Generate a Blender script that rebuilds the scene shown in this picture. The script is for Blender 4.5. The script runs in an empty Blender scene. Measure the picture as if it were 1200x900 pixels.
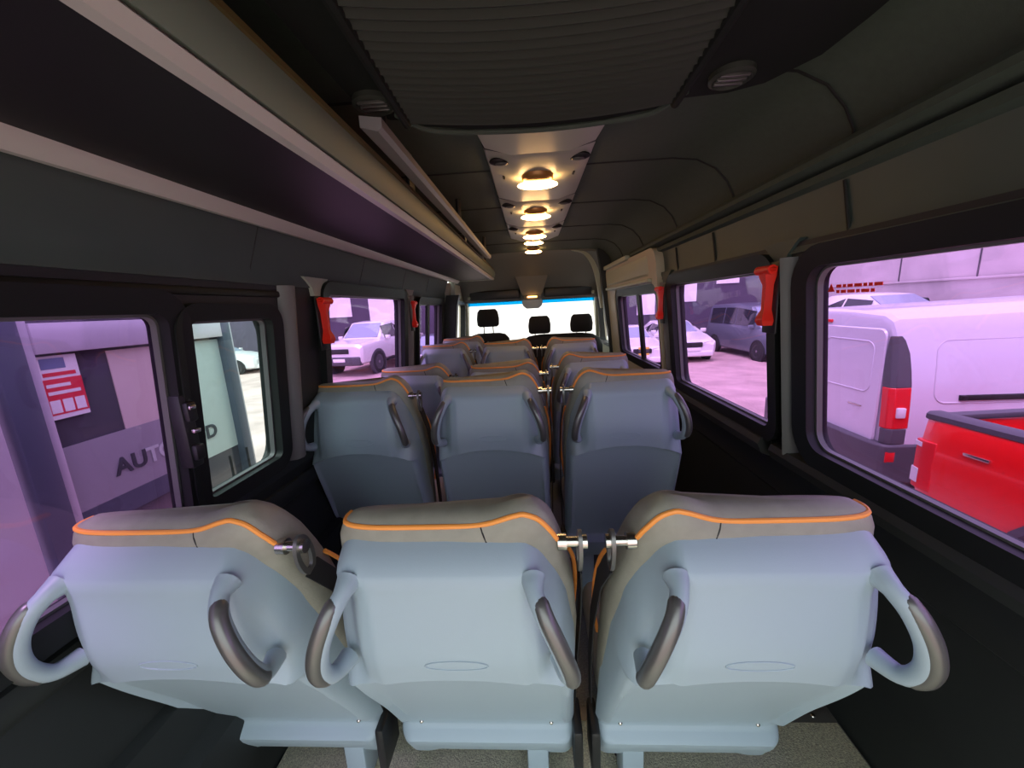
import bpy, bmesh, math, random
from mathutils import Vector, Matrix
random.seed(7)
scn = bpy.context.scene
COL = scn.collection
R = math.radians
PI = math.pi

# ------------------------------------------------------------------ materials
def mat(name, col, rough=.5, metal=0., noise=0., nscale=40., bump=0., bscale=200., spec=.5, emit=None, estr=0., coat=0.):
    m = bpy.data.materials.new(name); m.use_nodes = True
    nt = m.node_tree; b = nt.nodes['Principled BSDF']
    b.inputs['Base Color'].default_value = (*col, 1)
    b.inputs['Roughness'].default_value = rough
    b.inputs['Metallic'].default_value = metal
    b.inputs['Specular IOR Level'].default_value = spec
    b.inputs['Coat Weight'].default_value = coat
    if emit:
        b.inputs['Emission Color'].default_value = (*emit, 1); b.inputs['Emission Strength'].default_value = estr
    if noise or bump:
        tc = nt.nodes.new('ShaderNodeTexCoord')
    if noise:
        n = nt.nodes.new('ShaderNodeTexNoise'); n.inputs['Scale'].default_value = nscale; n.inputs['Detail'].default_value = 5
        nt.links.new(tc.outputs['Object'], n.inputs['Vector'])
        r = nt.nodes.new('ShaderNodeValToRGB')
        r.color_ramp.elements[0].position = .3; r.color_ramp.elements[1].position = .7
        r.color_ramp.elements[0].color = (*[c*(1-noise) for c in col], 1)
        r.color_ramp.elements[1].color = (*[min(1, c*(1+noise)) for c in col], 1)
        nt.links.new(n.outputs['Fac'], r.inputs['Fac']); nt.links.new(r.outputs['Color'], b.inputs['Base Color'])
    if bump:
        n2 = nt.nodes.new('ShaderNodeTexNoise'); n2.inputs['Scale'].default_value = bscale; n2.inputs['Detail'].default_value = 4
        nt.links.new(tc.outputs['Object'], n2.inputs['Vector'])
        bp = nt.nodes.new('ShaderNodeBump'); bp.inputs['Strength'].default_value = bump; bp.inputs['Distance'].default_value = .01
        nt.links.new(n2.outputs['Fac'], bp.inputs['Height']); nt.links.new(bp.outputs['Normal'], b.inputs['Normal'])
    return m

def glass(name, tint, refl=.08):
    m = bpy.data.materials.new(name); m.use_nodes = True
    nt = m.node_tree; nt.nodes.clear()
    o = nt.nodes.new('ShaderNodeOutputMaterial'); mx = nt.nodes.new('ShaderNodeMixShader')
    t = nt.nodes.new('ShaderNodeBsdfTransparent'); g = nt.nodes.new('ShaderNodeBsdfGlossy')
    t.inputs['Color'].default_value = (*tint, 1); g.inputs['Roughness'].default_value = .02
    mx.inputs['Fac'].default_value = refl
    nt.links.new(t.outputs[0], mx.inputs[1]); nt.links.new(g.outputs[0], mx.inputs[2]); nt.links.new(mx.outputs[0], o.inputs['Surface'])
    return m

M = dict(
    shell=mat('grey blue seat plastic', (.325, .415, .475), .42, bump=.04, bscale=500),
    upholstery=mat('grey brown seat leather', (.27, .265, .215), .5, noise=.08, nscale=30, bump=.08, bscale=300),
    piping=mat('orange piping', (.90, .33, .06), .5),
    grip=mat('dark satin grip', (.16, .16, .155), .33, metal=.55),
    chrome=mat('bright steel', (.62, .60, .56), .22, metal=1),
    belt=mat('black webbing', (.012, .012, .014), .8),
    black=mat('black plastic', (.010, .011, .012), .45),
    wing=mat('matt black panel', (.012, .014, .013), .85, spec=.2),
    rubber=mat('black rubber frame', (.008, .010, .0095), .5, spec=.3),
    seal=mat('grey window seal', (.10, .10, .10), .35),
    lower=mat('charcoal wall lining', (.010, .013, .013), .6, noise=.15, nscale=6),
    band=mat('dark pillar trim', (.016, .020, .019), .55, noise=.05),
    upper=mat('grey green upper trim', (.060, .085, .076), .55, noise=.05, nscale=8),
    pillar=mat('grey pillar strip', (.16, .165, .16), .5),
    ceil=mat('grey headliner', (.056, .077, .060), .8, noise=.06, nscale=60, bump=.1, bscale=400),
    header=mat('front header plastic', (.16, .165, .15), .6),
    cream=mat('cream door trim', (.48, .45, .34), .5),
    palegreen=mat('pale grey green trim', (.42, .46, .37), .45),
    console=mat('pale console plastic', (.42, .43, .34), .38),
    duct=mat('black ribbed plastic', (.034, .038, .032), .6, spec=.25),
    rack=mat('black rack panel', (.012, .011, .013), .5, spec=.3),
    alu=mat('pale grey strip', (.50, .48, .46), .4),
    lip=mat('grey green rack lip', (.15, .19, .155), .55),
    gold=mat('brass edge strip', (.20, .15, .06), .4, metal=.5),
    rail=mat('grey rail', (.26, .25, .26), .35, metal=.3),
    floor=mat('speckled dark vinyl', (.13, .14, .14), .35, noise=.35, nscale=160),
    carpet=mat('grey green carpet', (.58, .58, .44), .95, noise=.35, nscale=220, bump=.7, bscale=260),
    red=mat('red safety plastic', (.85, .022, .008), .4, emit=None),
    lamp=mat('warm lamp lens', (1, .7, .35), .3, emit=(1, .57, .22), estr=13),
    amber=mat('amber lamp base', (.40, .20, .05), .3, metal=.3),
    dark=mat('dark slot', (.006, .006, .006), .6),
    seatcab=mat('black cab fabric', (.012, .012, .011), .85),
    white=mat('white paint', (.80, .80, .80), .25, coat=.6),
    vanwhite=mat('white van paint', (.66, .66, .72), .3, coat=.5),
    silver=mat('grey van paint', (.16, .19, .23), .3, metal=.3, coat=.6),
    redpaint=mat('red car paint', (.85, .004, .006), .28, coat=.7),
    carglass=mat('dark car glass', (.022, .026, .032), .06, spec=.8),
    skyglass=mat('windscreen with painted sky', (.28, .34, .42), .1, spec=.8),  # pale sky reflection painted into the glass base colour
    tyre=mat('tyre rubber', (.018, .018, .019), .8),
    rim=mat('alloy rim', (.42, .42, .44), .35, metal=.7),
    cladding=mat('grey bumper plastic', (.075, .075, .085), .55),
    lens=mat('clear lamp lens', (.72, .74, .76), .12),
    redlens=mat('red lamp lens', (.70, .012, .02), .15),
    asphalt=mat('pink grey yard ground', (.50, .36, .33), .9, noise=.22, nscale=1.3, bump=.2, bscale=12),
    concrete=mat('pale concrete', (.60, .54, .53), .9, noise=.12, nscale=1.2, bump=.1, bscale=8),
    shed=mat('charcoal cladding', (.075, .062, .095), .7, noise=.1, nscale=2),
    facade=mat('blown out white facade', (.90, .90, .87), .8),
    paper=mat('white poster', (.88, .88, .86), .7),
    frame=mat('pale aluminium frame', (.60, .58, .62), .35, metal=.2),
    greyframe=mat('grey blue aluminium', (.10, .12, .16), .4, metal=.3),
    shopdark=mat('dark reflecting shop glass', (.080, .075, .088), .08, spec=.8),
    shopbeige=mat('beige blind', (.66, .58, .50), .7),
    frost=mat('frosted film', (.34, .34, .36), .35),
    frostpale=mat('pale green frosted film', (.58, .64, .61), .35),
    posterred=mat('red print', (.75, .03, .06), .6),
    posterblue=mat('blue grey print', (.17, .22, .36), .6),
    letter=mat('dark lettering', (.045, .05, .06), .5),
    leaf=mat('olive foliage', (.11, .13, .06), .8, noise=.3, nscale=6),
    yellow=mat('yellow sticker', (.75, .50, .08), .5),
    tint=glass('lilac tinted glass', (.76, .585, .87), .06),
    clear=glass('clear pane', (.83, .93, .93), .05),
    screen=glass('windscreen glass', (.97, .98, .97), .03),
    blue=glass('blue sunstrip', (.04, .52, .80), .03),
    shopglass=glass('shop glass', (.62, .64, .68), .16),
)

# ------------------------------------------------------------------ mesh helpers
class MB:
    def __init__(s): s.bm = bmesh.new()
    def _xf(s, vs, mtx):
        if mtx is not None: bmesh.ops.transform(s.bm, matrix=mtx, verts=vs)
        return s
    def box(s, x0, x1, y0, y1, z0, z1, bev=0., seg=2, mtx=None):
        r = bmesh.ops.create_cube(s.bm, size=1.)
        vs = r['verts']
        for v in vs:
            v.co = Vector(((x0+x1)/2+v.co.x*(x1-x0), (y0+y1)/2+v.co.y*(y1-y0), (z0+z1)/2+v.co.z*(z1-z0)))
        if bev:
            es = list({e for v in vs for e in v.link_edges})
            r2 = bmesh.ops.bevel(s.bm, geom=es, offset=bev, segments=seg, affect='EDGES', profile=.5)
            vs = list({v for f in r2['faces'] for v in f.verts} | {v for v in vs if v.is_valid})
        return s._xf(vs, mtx)
    def loft(s, secs, closed=True, caps=True):
        rings = [[s.bm.verts.new(p) for p in sec] for sec in secs]
        n = len(rings[0])
        for a, b in zip(rings, rings[1:]):
            for i in range(n if closed else n-1):
                j = (i+1) % n
                try: s.bm.faces.new((a[i], a[j], b[j], b[i]))
                except ValueError: pass
        if caps and closed:
            for rg in (rings[0][::-1], rings[-1]):
                try: s.bm.faces.new(rg)
                except ValueError: pass
        return s
    def grid(s, rows): return s.loft(rows, closed=False, caps=False)
    def tube(s, pts, r, n=10, rs=None, smooth=0):
        pts = [Vector(p) for p in pts]
        if smooth: pts = spline(pts, smooth)
        secs = []; prev = None
        for i, p in enumerate(pts):
            d = (pts[min(i+1, len(pts)-1)]-pts[max(i-1, 0)]).normalized()
            if prev is None:
                a = d.orthogonal().normalized()
            else:
                a = (prev-d*prev.dot(d)).normalized()
            prev = a; b = d.cross(a)
            rr = rs(i/(len(pts)-1)) if rs else r
            secs.append([p+(a*math.cos(2*PI*k/n)+b*math.sin(2*PI*k/n))*rr for k in range(n)])
        return s.loft(secs)
    def strip(s, pts, wdir, w, ndir, th):
        secs = []
        wdir = Vector(wdir).normalized(); ndir = Vector(ndir).normalized()
        for p in pts:
            p = Vector(p); secs.append([p+wdir*w/2+ndir*th/2, p-wdir*w/2+ndir*th/2, p-wdir*w/2-ndir*th/2, p+wdir*w/2-ndir*th/2])
        return s.loft(secs)
    def prism(s, poly, ext):
        ext = Vector(ext); a = [Vector(p) for p in poly]
        return s.loft([a, [p+ext for p in a]])
    def cyl(s, c, axis, r, h, n=20, r2=None):
        c = Vector(c); d = Vector(axis).normalized(); a = d.orthogonal().normalized(); b = d.cross(a)
        r2 = r if r2 is None else r2
        return s.loft([[c+d*t+(a*math.cos(2*PI*k/n)+b*math.sin(2*PI*k/n))*q for k in range(n)] for t, q in ((-h/2, r), (h/2, r2))])
    def lathe(s, c, axis, prof, n=24):
        c = Vector(c); d = Vector(axis).normalized(); a = d.orthogonal().normalized(); b = d.cross(a)
        return s.loft([[c+d*t+(a*math.cos(2*PI*k/n)+b*math.sin(2*PI*k/n))*max(q, 1e-4) for k in range(n)] for q, t in prof])
    def ball(s, c, rx, ry, rz, u=16, v=10):
        r = bmesh.ops.create_uvsphere(s.bm, u_segments=u, v_segments=v, radius=1.)
        for q in r['verts']: q.co = Vector((c[0]+q.co.x*rx, c[1]+q.co.y*ry, c[2]+q.co.z*rz))
        return s
    def ring(s, outer, inner, ext):
        ext = Vector(ext); o = [Vector(p) for p in outer]; i = [Vector(p) for p in inner]
        secs = [o, [p+ext for p in o], [p+ext for p in i], i, o]
        return s.loft(secs, caps=False)
    def build(s, name, m, parent=None, smooth=True, loc=None, angle=40, bevel=0., sub=0):
        bmesh.ops.remove_doubles(s.bm, verts=s.bm.verts, dist=1e-5)
        bmesh.ops.recalc_face_normals(s.bm, faces=s.bm.faces)
        me = bpy.data.meshes.new(name); s.bm.to_mesh(me); s.bm.free()
        me.materials.append(M[m] if isinstance(m, str) else m)
        if smooth:
            me.polygons.foreach_set('use_smooth', [True]*len(me.polygons))
            me.set_sharp_from_angle(angle=R(angle))
        o = bpy.data.objects.new(name, me); COL.objects.link(o)
        if parent: o.parent = parent
        if loc: o.location = loc
        if bevel:
            b = o.modifiers.new('bevel', 'BEVEL'); b.width = bevel; b.segments = 2; b.limit_method = 'ANGLE'; b.angle_limit = R(40)
        return o

def spline(pts, k):
    out = []; P = [pts[0]]+list(pts)+[pts[-1]]
    for i in range(1, len(P)-2):
        p0, p1, p2, p3 = P[i-1], P[i], P[i+1], P[i+2]
        for j in range(k):
            t = j/k
            out.append(.5*((2*p1)+(p2-p0)*t+(2*p0-5*p1+4*p2-p3)*t*t+(3*p1-p0-3*p2+p3)*t**3))
    out.append(pts[-1]); return out
def interp(tab, x):
    if x <= tab[0][0]: return tab[0][1]
    for (a, b), (c, d) in zip(tab, tab[1:]):
        if x <= c: return b+(d-b)*(x-a)/(c-a)
    return tab[-1][1]
def sst(a, b, x):
    t = max(0, min(1, (x-a)/(b-a))); return t*t*(3-2*t)
def rrect(u0, u1, v0, v1, r, n=6):
    pts = []
    for cx, cy, a0 in ((u1-r, v1-r, 0), (u0+r, v1-r, 90), (u0+r, v0+r, 180), (u1-r, v0+r, 270)):
        for k in range(n+1):
            a = R(a0+90*k/n); pts.append((cx+r*math.cos(a), cy+r*math.sin(a)))
    return pts
def tag(o, label=None, cat=None, group=None, kind=None):
    if label: o['label'] = label
    if cat: o['category'] = cat
    if group: o['group'] = group
    if kind: o['kind'] = kind
    return o
def empty(name, loc=(0, 0, 0), rz=0., label=None, cat=None, group=None):
    o = bpy.data.objects.new(name, None); o.empty_display_size = .1; COL.objects.link(o)
    o.location = loc; o.rotation_euler = (0, 0, rz)
    return tag(o, label, cat, group)
def struct(o): o['kind'] = 'structure'; return o
def kids(o): return [c for c in bpy.data.objects if c.parent == o]
def copy_tree(o, parent=None):
    c = o.copy(); COL.objects.link(c); c.parent = parent
    for ch in kids(o): copy_tree(ch, c)
    return c
def text_mesh(name, body, size, m, mtx, parent=None, depth=.004, bold=0.):
    cu = bpy.data.curves.new(name, 'FONT'); cu.body = body; cu.size = size; cu.extrude = depth; cu.offset = bold
    cu.align_x = 'LEFT'
    t = bpy.data.objects.new(name, cu); COL.objects.link(t)
    dg = bpy.context.evaluated_depsgraph_get()
    me = bpy.data.meshes.new_from_object(t.evaluated_get(dg)); bpy.data.objects.remove(t); bpy.data.curves.remove(cu)
    me.transform(mtx); me.materials.clear(); me.materials.append(M[m])
    o = bpy.data.objects.new(name, me); COL.objects.link(o)
    if parent: o.parent = parent
    return o

# ------------------------------------------------------------------ the van shell
YB, YE = -.48, 3.92          # rear doorway, end of passenger cabin
def xr(z): return .83-.096*(z-.91)
def xl(z): return -(.91-.096*(z-.91))

def window_wall(name, xf, out, holes, y0, y1, z0, z1, m):
    """planar band (y,z) with rounded holes, thickened outwards and mapped on the leaning wall"""
    bm = bmesh.new(); es = []
    def loop(pts):
        vs = [bm.verts.new((0, a, b)) for a, b in pts]
        es.extend(bm.edges.new((vs[i], vs[(i+1) % len(vs)])) for i in range(len(vs)))
    loop([(y0, z0), (y1, z0), (y1, z1), (y0, z1)])
    for h in holes: loop(h)
    bmesh.ops.triangle_fill(bm, use_beauty=True, use_dissolve=False, edges=es)
    r = bmesh.ops.extrude_face_region(bm, geom=bm.faces[:])
    ex = {v for v in r['geom'] if isinstance(v, bmesh.types.BMVert)}
    for v in bm.verts: v.co.x = xf(v.co.z)+(out*.06 if v in ex else 0)
    mb = MB(); mb.bm.free(); mb.bm = bm
    return mb.build(name, m, smooth=False)

def profile_wall(name, prof, y0, y1, out, m, th=.04, ny=2):
    a = [(x, z) for x, z in prof]; b = [(x+out*th, z) for x, z in prof][::-1]
    mb = MB(); mb.loft([[Vector((x, y, z)) for x, z in a+b] for y in (y0, y1)])
    return mb.build(name, m, angle=25)

def win(name, xf, y0, y1, z0, z1, r=.06, gl='tint', inw=-1, ledge=.055, sl=True):
    """rubber surround, inner seal and pane of one window"""
    def mp(pts, dx): return [(xf(b)+dx, a, b) for a, b in pts]
    root = MB()
    root.ring(mp(rrect(y0-ledge, y1+ledge, z0-ledge, z1+ledge, r+ledge), .028*inw), mp(rrect(y0, y1, z0, z1, r), .022*inw), (-.058*inw, 0, 0))
    o = struct(root.build(name, 'rubber', angle=35))
    if sl:
        q = MB(); q.ring(mp(rrect(y0-.001, y1+.001, z0-.001, z1+.001, r), -.004*inw), mp(rrect(y0+.006, y1-.006, z0+.006, z1-.006, r-.006), -.004*inw), (-.016*inw, 0, 0))
        q.build('window_seal', 'seal', o)
    g = MB(); g.prism(mp(rrect(y0, y1, z0, z1, r), -.026*inw), (-.004*inw, 0, 0)); g.build('glass_pane', gl, o, smooth=False)
    return o

# floor
struct(MB().box(-.97, .97, YB-.05, 5.3, -.10, 0).build('floor', 'floor', smooth=False))
# right wall
RH = [(-.30, 1.135, .90, 1.425), (1.325, 2.185, .90, 1.43), (2.44, 3.50, .92, 1.40)]
LH = [(-.30, .868, .838, 1.384), (.922, 1.236, .885, 1.363), (1.60, 2.58, .87, 1.446), (2.95, 3.68, .88, 1.41)]
win_hole = lambda L: [rrect(a-.03, b+.03, c-.03, d+.03, .085) for a, b, c, d in L]
struct(window_wall('wall_right', xr, 1, win_hole(RH), YB, YE, .84, 1.50, 'band'))
struct(window_wall('wall_left', xl, -1, win_hole(LH), YB, YE, .80, 1.50, 'band'))
lo_r = [(.93, 0), (.925, .30), (.915, .31), (.91, .62), (.895, .635), (.89, .76), (.85, .79), (.835, .84)]
struct(profile_wall('wall_right_lower', lo_r, YB, YE, 1, 'lower'))
lo_l = [(-.84, 0), (-.85, .30), (-.885, .33), (-.90, .44), (-.925, .455), (-.94, .62), (-.95, .66), (-.95, .74), (-.93, .77), (-.922, .80)]
struct(profile_wall('wall_left_lower', lo_l, YB, YE, -1, 'lower'))
up_r = [(xr(1.50)-.004, 1.47), (.785, 1.52), (.775, 1.63), (.79, 1.645), (.795, 1.70)]
struct(profile_wall('wall_right_upper', up_r, YB, YE, 1, 'upper'))
up_l = [(xl(1.50)+.004, 1.47), (-.852, 1.52), (-.81, 1.66), (-.805, 1.70)]
struct(profile_wall('wall_left_upper', up_l, YB, YE, -1, 'upper'))
# ceiling with rounded shoulders
cp = [(.795, 1.69), (.79, 1.735), (.765, 1.785), (.72, 1.835), (.65, 1.87), (.56, 1.882), (.30, 1.885), (0, 1.888)]
cp = cp+[(-x, z) for x, z in cp[-2::-1]]
cm = MB(); cm.loft([[Vector((x, y, z)) for x, z in cp+[(x*1.05, z+.05) for x, z in cp[::-1]]] for y in (YB, 4.02)])
ceiling = struct(cm.build('ceiling', 'ceil', angle=35))
for y in (1.06, 1.62, 2.20, 2.83, 3.42):
    q = MB(); q.tube([Vector((x*.997, y+.02*(1-abs(x)/.8), z-.001)) for x, z in cp], .0035, 6); q.build('seam', 'dark', ceiling)
# right cant rail: shadow gap and pale lip
q = MB(); q.prism([(.79, YB, 1.685), (.745, YB, 1.705), (.735, YB, 1.69), (.735, YB, 1.675), (.775, YB, 1.66), (.79, YB, 1.66)], (0, 3.0-YB, 0))
struct(q.build('trim_1', 'ceil', angle=30))
q = MB(); q.prism([(.79, YB, 1.655), (.752, YB, 1.652), (.750, YB, 1.632), (.79, YB, 1.622)], (0, 3.0-YB, 0))
struct(q.build('trim_2', 'ceil', angle=30))
# panel joints on the upper trims
def joints(name, ys, xf, zs):
    for y in ys:
        m = MB(); m.tube([(xf(z), y+.02*(z-zs[0])/(zs[-1]-zs[0]), z) for z in zs], .004, 6); struct(m.build(name, 'dark'))
joints('trim_3', (1.03, 1.72, 2.14), lambda z: .782-.01*(z-1.5)/.12, (1.49, 1.52, 1.56, 1.62))
joints('trim_4', (1.18, 1.95, 2.6, 3.2), lambda z: -.855+.3*max(0, z-1.52), (1.48, 1.52, 1.58, 1.64))
# sill ledges
q = MB(); q.prism([(.90, YB, .755), (.868, YB, .775), (.812, YB, .80), (.800, YB, .83), (.808, YB, .85), (.85, YB, .86)], (0, 1.30-YB, 0)); struct(q.build('trim_5', 'band', angle=30))
q = MB(); q.prism([(.90, 1.345, .755), (.868, 1.345, .775), (.805, 1.345, .80), (.79, 1.345, .835), (.80, 1.345, .855), (.85, 1.345, .86)], (0, 1.05, 0)); struct(q.build('trim_6', 'band', angle=30))
q = MB(); q.prism([(-.96, YB, .66), (-.942, YB, .68), (-.932, YB, .70), (-.930, YB, .725), (-.935, YB, .745), (-.95, YB, .755)], (0, 3.8-YB, 0)); struct(q.build('trim_7', 'band', angle=30))
# windows of the cabin
for i, (a, b, c, d) in enumerate(RH): win(f'window_{i+1}', xr, a, b, c, d, .055 if i != 1 else .03, inw=-1)
win('window_4', xl, *LH[0], .03, inw=1)
w5 = win('window_5', xl, *LH[1], .025, gl='clear', inw=1, ledge=.045)
win('window_6', xl, *LH[2], .02, inw=1)
win('window_7', xl, *LH[3], .02, inw=1)
# sliding sash handle on the post between the two left panes
q = MB(); q.box(-.895, -.858, .862, .898, 1.00, 1.19, .008); q.box(-.862, -.845, .866, .894, 1.12, 1.17, .006); q.box(-.862, -.845, .866, .894, 1.02, 1.06, .006)
q.build('sash_latch', 'black', w5)
for z in (1.09, 1.15):
    q = MB(); q.box(-.856, -.842, .87, .89, z, z+.012, .004); q.build('latch_catch', 'chrome', w5)
# sash bars inside the sliding windows further forward
for nm, xf, y, z0, z1 in (('window_3', xr, 2.93, .92, 1.40), ('window_7', xl, 3.28, .90, 1.41)):
    o = bpy.data.objects[nm]; sg = 1 if xf(1) > 0 else -1
    q = MB(); q.loft([[(xf(z)-.0*sg, y-.035, z), (xf(z)+.02*sg, y-.035, z), (xf(z)+.02*sg, y+.035, z), (xf(z), y+.035, z)] for z in (z0, z1)]); q.build('sash_bar', 'rubber', o, smooth=False)
# tall trim posts between the windows
def post(name, xf, y0, y1, z0, z1, m, inw, th=.03):
    mb = MB(); zs = [z0+(z1-z0)*k/6 for k in range(7)]
    mb.loft([[(xf(z), y0, z), (xf(z)+inw*th*.7, y0+.01, z), (xf(z)+inw*th, (y0+y1)/2, z), (xf(z)+inw*th*.7, y1-.01, z), (xf(z), y1, z)] for z in zs])
    return struct(mb.build(name, m, angle=50))
post('trim_8', xr, 1.20, 1.255, .84, 1.46, 'pillar', -1, .035)
post('trim_9', xr, 2.27, 2.34, .84, 1.45, 'pillar', -1, .035)
post('trim_10', xl, 1.30, 1.375, .84, 1.47, 'pillar', 1, .035)
post('trim_11', xl, 2.70, 2.785, .84, 1.47, 'pillar', 1, .035)
# grey track above the left sliding window
q = MB(); q.box(-.895, -.852, YB, 1.35, 1.430, 1.452, .006); struct(q.build('trim_12', 'rubber'))
q = MB(); q.box(-.862, -.845, 1.61, 2.60, 1.452, 1.475, .004); struct(q.build('trim_13', 'palegreen'))
q = MB(); q.box(.765, .785, 1.33, 2.19, 1.44, 1.46, .004); struct(q.build('trim_14', 'pillar'))
for i, (y, s) in enumerate(((1.535, -1), (2.74, -1), (1.27, 1), (2.29, 1))):   # pale flared caps above the hammers
    q = MB(); x = s*.79 if s > 0 else -.868
    q.loft([[(x, y-w, z), (x, y+w, z), (x-s*.025, y+w*.9, z), (x-s*.025, y-w*.9, z)] for w, z in ((.035, 1.44), (.045, 1.47), (.075, 1.495), (.10, 1.51))])
    struct(q.build(f'trim_{15+i}', 'upper' if s > 0 else 'palegreen'))

# sliding door area on the right: cream surround and pale panel
q = MB(); q.loft([[(xr(z)-.016, y, z) for y, z in rrect(2.40, 3.86, .55, 1.66, .06)], [(xr(z)-.032, y, z) for y, z in rrect(2.42, 3.84, .57, 1.64, .05)]], caps=False)
inner = rrect(2.385+.0, 3.555, .865, 1.455, .09); outer = rrect(2.42, 3.84, .57, 1.64, .05)
q.bm.free(); q = MB(); q.ring([(xr(z)-.034, y, z) for y, z in rrect(2.36, 3.86, .45, 1.66, .09)], [(xr(z)-.034, y, z) for y, z in inner], (.05, 0, 0))
door = struct(q.build('door_1', 'cream', angle=30))
q = MB(); q.loft([[(.742, y, z) for y, z in rrect(2.50, 3.82, 1.50, 1.64, .03)], [(.725, y, z) for y, z in rrect(2.52, 3.80, 1.515, 1.625, .025)]]); q.build('upper_panel', 'palegreen', door)
q = MB(); q.box(.70, .75, 2.98, 3.82, 1.65, 1.685, .008); q.build('door_rail', 'palegreen', door)
q = MB(); q.box(.715, .755, 2.46, 3.80, 1.462, 1.485, .006); q.build('door_rail', 'palegreen', door)
# cab end: pillars, header, windscreen, side panes
def bowed(name, pts, w, m, d=.05):
    mb = MB(); P = spline([Vector(p) for p in pts], 6)
    mb.loft([[p+Vector((-w/2, 0, 0)), p+Vector((-w/2, d, 0)), p+Vector((w/2, d, 0)), p+Vector((w/2, 0, 0))] for p in P])
    return struct(mb.build(name, m))
bowed('trim_19', [(.71, 3.88, 1.86), (.735, 3.88, 1.72), (.755, 3.88, 1.5), (.79, 3.88, 1.2), (.83, 3.88, .95), (.87, 3.88, .5), (.88, 3.88, .02)], .11, 'black', .08)
bowed('trim_20', [(-.77, 3.88, 1.5), (-.80, 3.88, 1.38), (-.82, 3.88, 1.2), (-.85, 3.88, .95), (-.87, 3.88, .5), (-.88, 3.88, .02)], .13, 'black', .08)
bowed('trim_21', [(-.70, 4.0, 1.87), (-.77, 4.0, 1.78), (-.80, 4.0, 1.6), (-.80, 4.0, 1.45)], .06, 'palegreen')
bowed('trim_22', [(.44, 4.0, 1.875), (.56, 4.0, 1.84), (.645, 4.0, 1.72), (.69, 4.0, 1.55), (.73, 4.0, 1.3)], .045, 'palegreen')
# cab walls
for nm, s in (('wall_right_cab', 1), ('wall_left_cab', -1)):
    hole = [rrect(4.02, 4.78, .88, 1.44, .06)]
    struct(window_wall(nm, (lambda z: .86-.08*(z-.91)) if s > 0 else (lambda z: -.86+.08*(z-.91)), s, hole, 3.90, 5.25, .0, 1.62, 'cream'))
win('window_8', lambda z: .86-.08*(z-.91), 4.05, 4.75, .91, 1.41, .05, 'screen', -1, .035, False)
win('window_9', lambda z: -.86+.08*(z-.91), 4.05, 4.75, .91, 1.41, .05, 'screen', 1, .035, False)
# header above the windscreen
hs = []
for k in range(9):
    t = k/8; y = 4.0+.75*t; z = 1.885-.40*t**1.7; hs.append((y, z))
mb = MB(); mb.loft([[Vector((x, y, z-(.10*(abs(x)/.85)**3.) if i < 0 else z-.07*(abs(x)/.85)**3)) for i, x in enumerate([-.88+1.76*j/12 for j in range(13)])]+[Vector((x, y, z+.16)) for x in [.88-1.76*j/12 for j in range(13)]] for y, z in hs])
struct(mb.build('ceiling_front', 'header', angle=50))
q = MB(); q.loft([[(x, 4.70, 1.52), (x, 5.0, 1.47), (x, 5.0, 1.42), (x, 4.74, 1.425)] for x in (-.86, .86)]); struct(q.build('trim_23', 'header'))
# windscreen
def wsx(z): return .80+.06*(1.42-z)/.5
wp = [(-wsx(1.44), 4.80, 1.44), (wsx(1.44), 4.80, 1.44), (wsx(.80), 5.14, .80), (-wsx(.80), 5.14, .80)]
q = MB(); q.prism(wp, (0, .005, .002)); ws = struct(q.build('window_10', 'screen', smooth=False))
q = MB(); q.prism([(-.77, 4.792, 1.440), (.77, 4.792, 1.440), (.775, 4.823, 1.382), (-.775, 4.823, 1.382)], (0, .004, 0)); q.build('sun_strip', 'blue', ws, smooth=False)
for s, nm in ((-1, 'trim_24'), (1, 'trim_25')):
    q = MB(); q.tube([(s*.80, 4.76, 1.50), (s*.82, 4.86, 1.3), (s*.85, 5.0, 1.05), (s*.87, 5.12, .8)], .035, 10, smooth=4); struct(q.build(nm, 'palegreen'))
# outer roof and blind body panels round the rear
q = MB(); q.box(-.93, .93, 5.14, 5.3, 0, .82); struct(q.build('wall_front', 'black', smooth=False))

# ------------------------------------------------------------------ interior things
# carpet strip and its metal edge
q = MB(); q.box(-.835, .92, YB, 1.03, .0, .012, .003); tag(q.build('carpet_strip', 'carpet'), 'grey green carpet on the floor under the rearmost seat row', 'carpet')
q = MB(); q.box(-.60, .92, 1.03, 1.075, .0, .010, .003); es = q.build('edge_strip', 'grip')
tag(es, 'metal strip screwed along the front edge of the carpet', 'strip')
for x in (.74, .80, .86):
    q = MB(); q.ball((x, 1.052, .011), .008, .008, .004, 10, 6); q.build('screw', 'chrome', es)

# luggage rack
rack = empty('luggage_rack', (-.60, 1.5, 1.64), 0, 'long black overhead luggage rack above the left side windows', 'luggage rack')
def at(o, c): c.parent = o; c.matrix_parent_inverse = Matrix.Translation(-Vector(o.location)); return c
q = MB(); q.prism([(-.81, YB, 1.655), (-.395, YB, 1.655), (-.395, YB, 1.675), (-.81, YB, 1.675)], (0, 4.22-YB, 0)); at(rack, q.build('shelf_panel', 'rack', smooth=False))
q = MB(); q.prism([(-.795, YB, 1.630), (-.770, YB, 1.626), (-.750, YB, 1.642), (-.745, YB, 1.656), (-.795, YB, 1.658)], (0, 4.20-YB, 0)); at(rack, q.build('wall_strip', 'alu'))
q = MB(); q.prism([(-.412, YB, 1.650), (-.388, YB, 1.646), (-.378, YB, 1.662), (-.388, YB, 1.672), (-.412, YB, 1.672)], (0, 4.24-YB, 0)); at(rack, q.build('light_strip', 'alu'))
q = MB(); q.prism([(-.395, YB, 1.672), (-.376, YB, 1.668), (-.362, YB, 1.70), (-.368, YB, 1.735), (-.385, YB, 1.74), (-.395, YB, 1.74)], (0, 4.22-YB, 0)); at(rack, q.build('front_lip', 'lip'))
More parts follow.
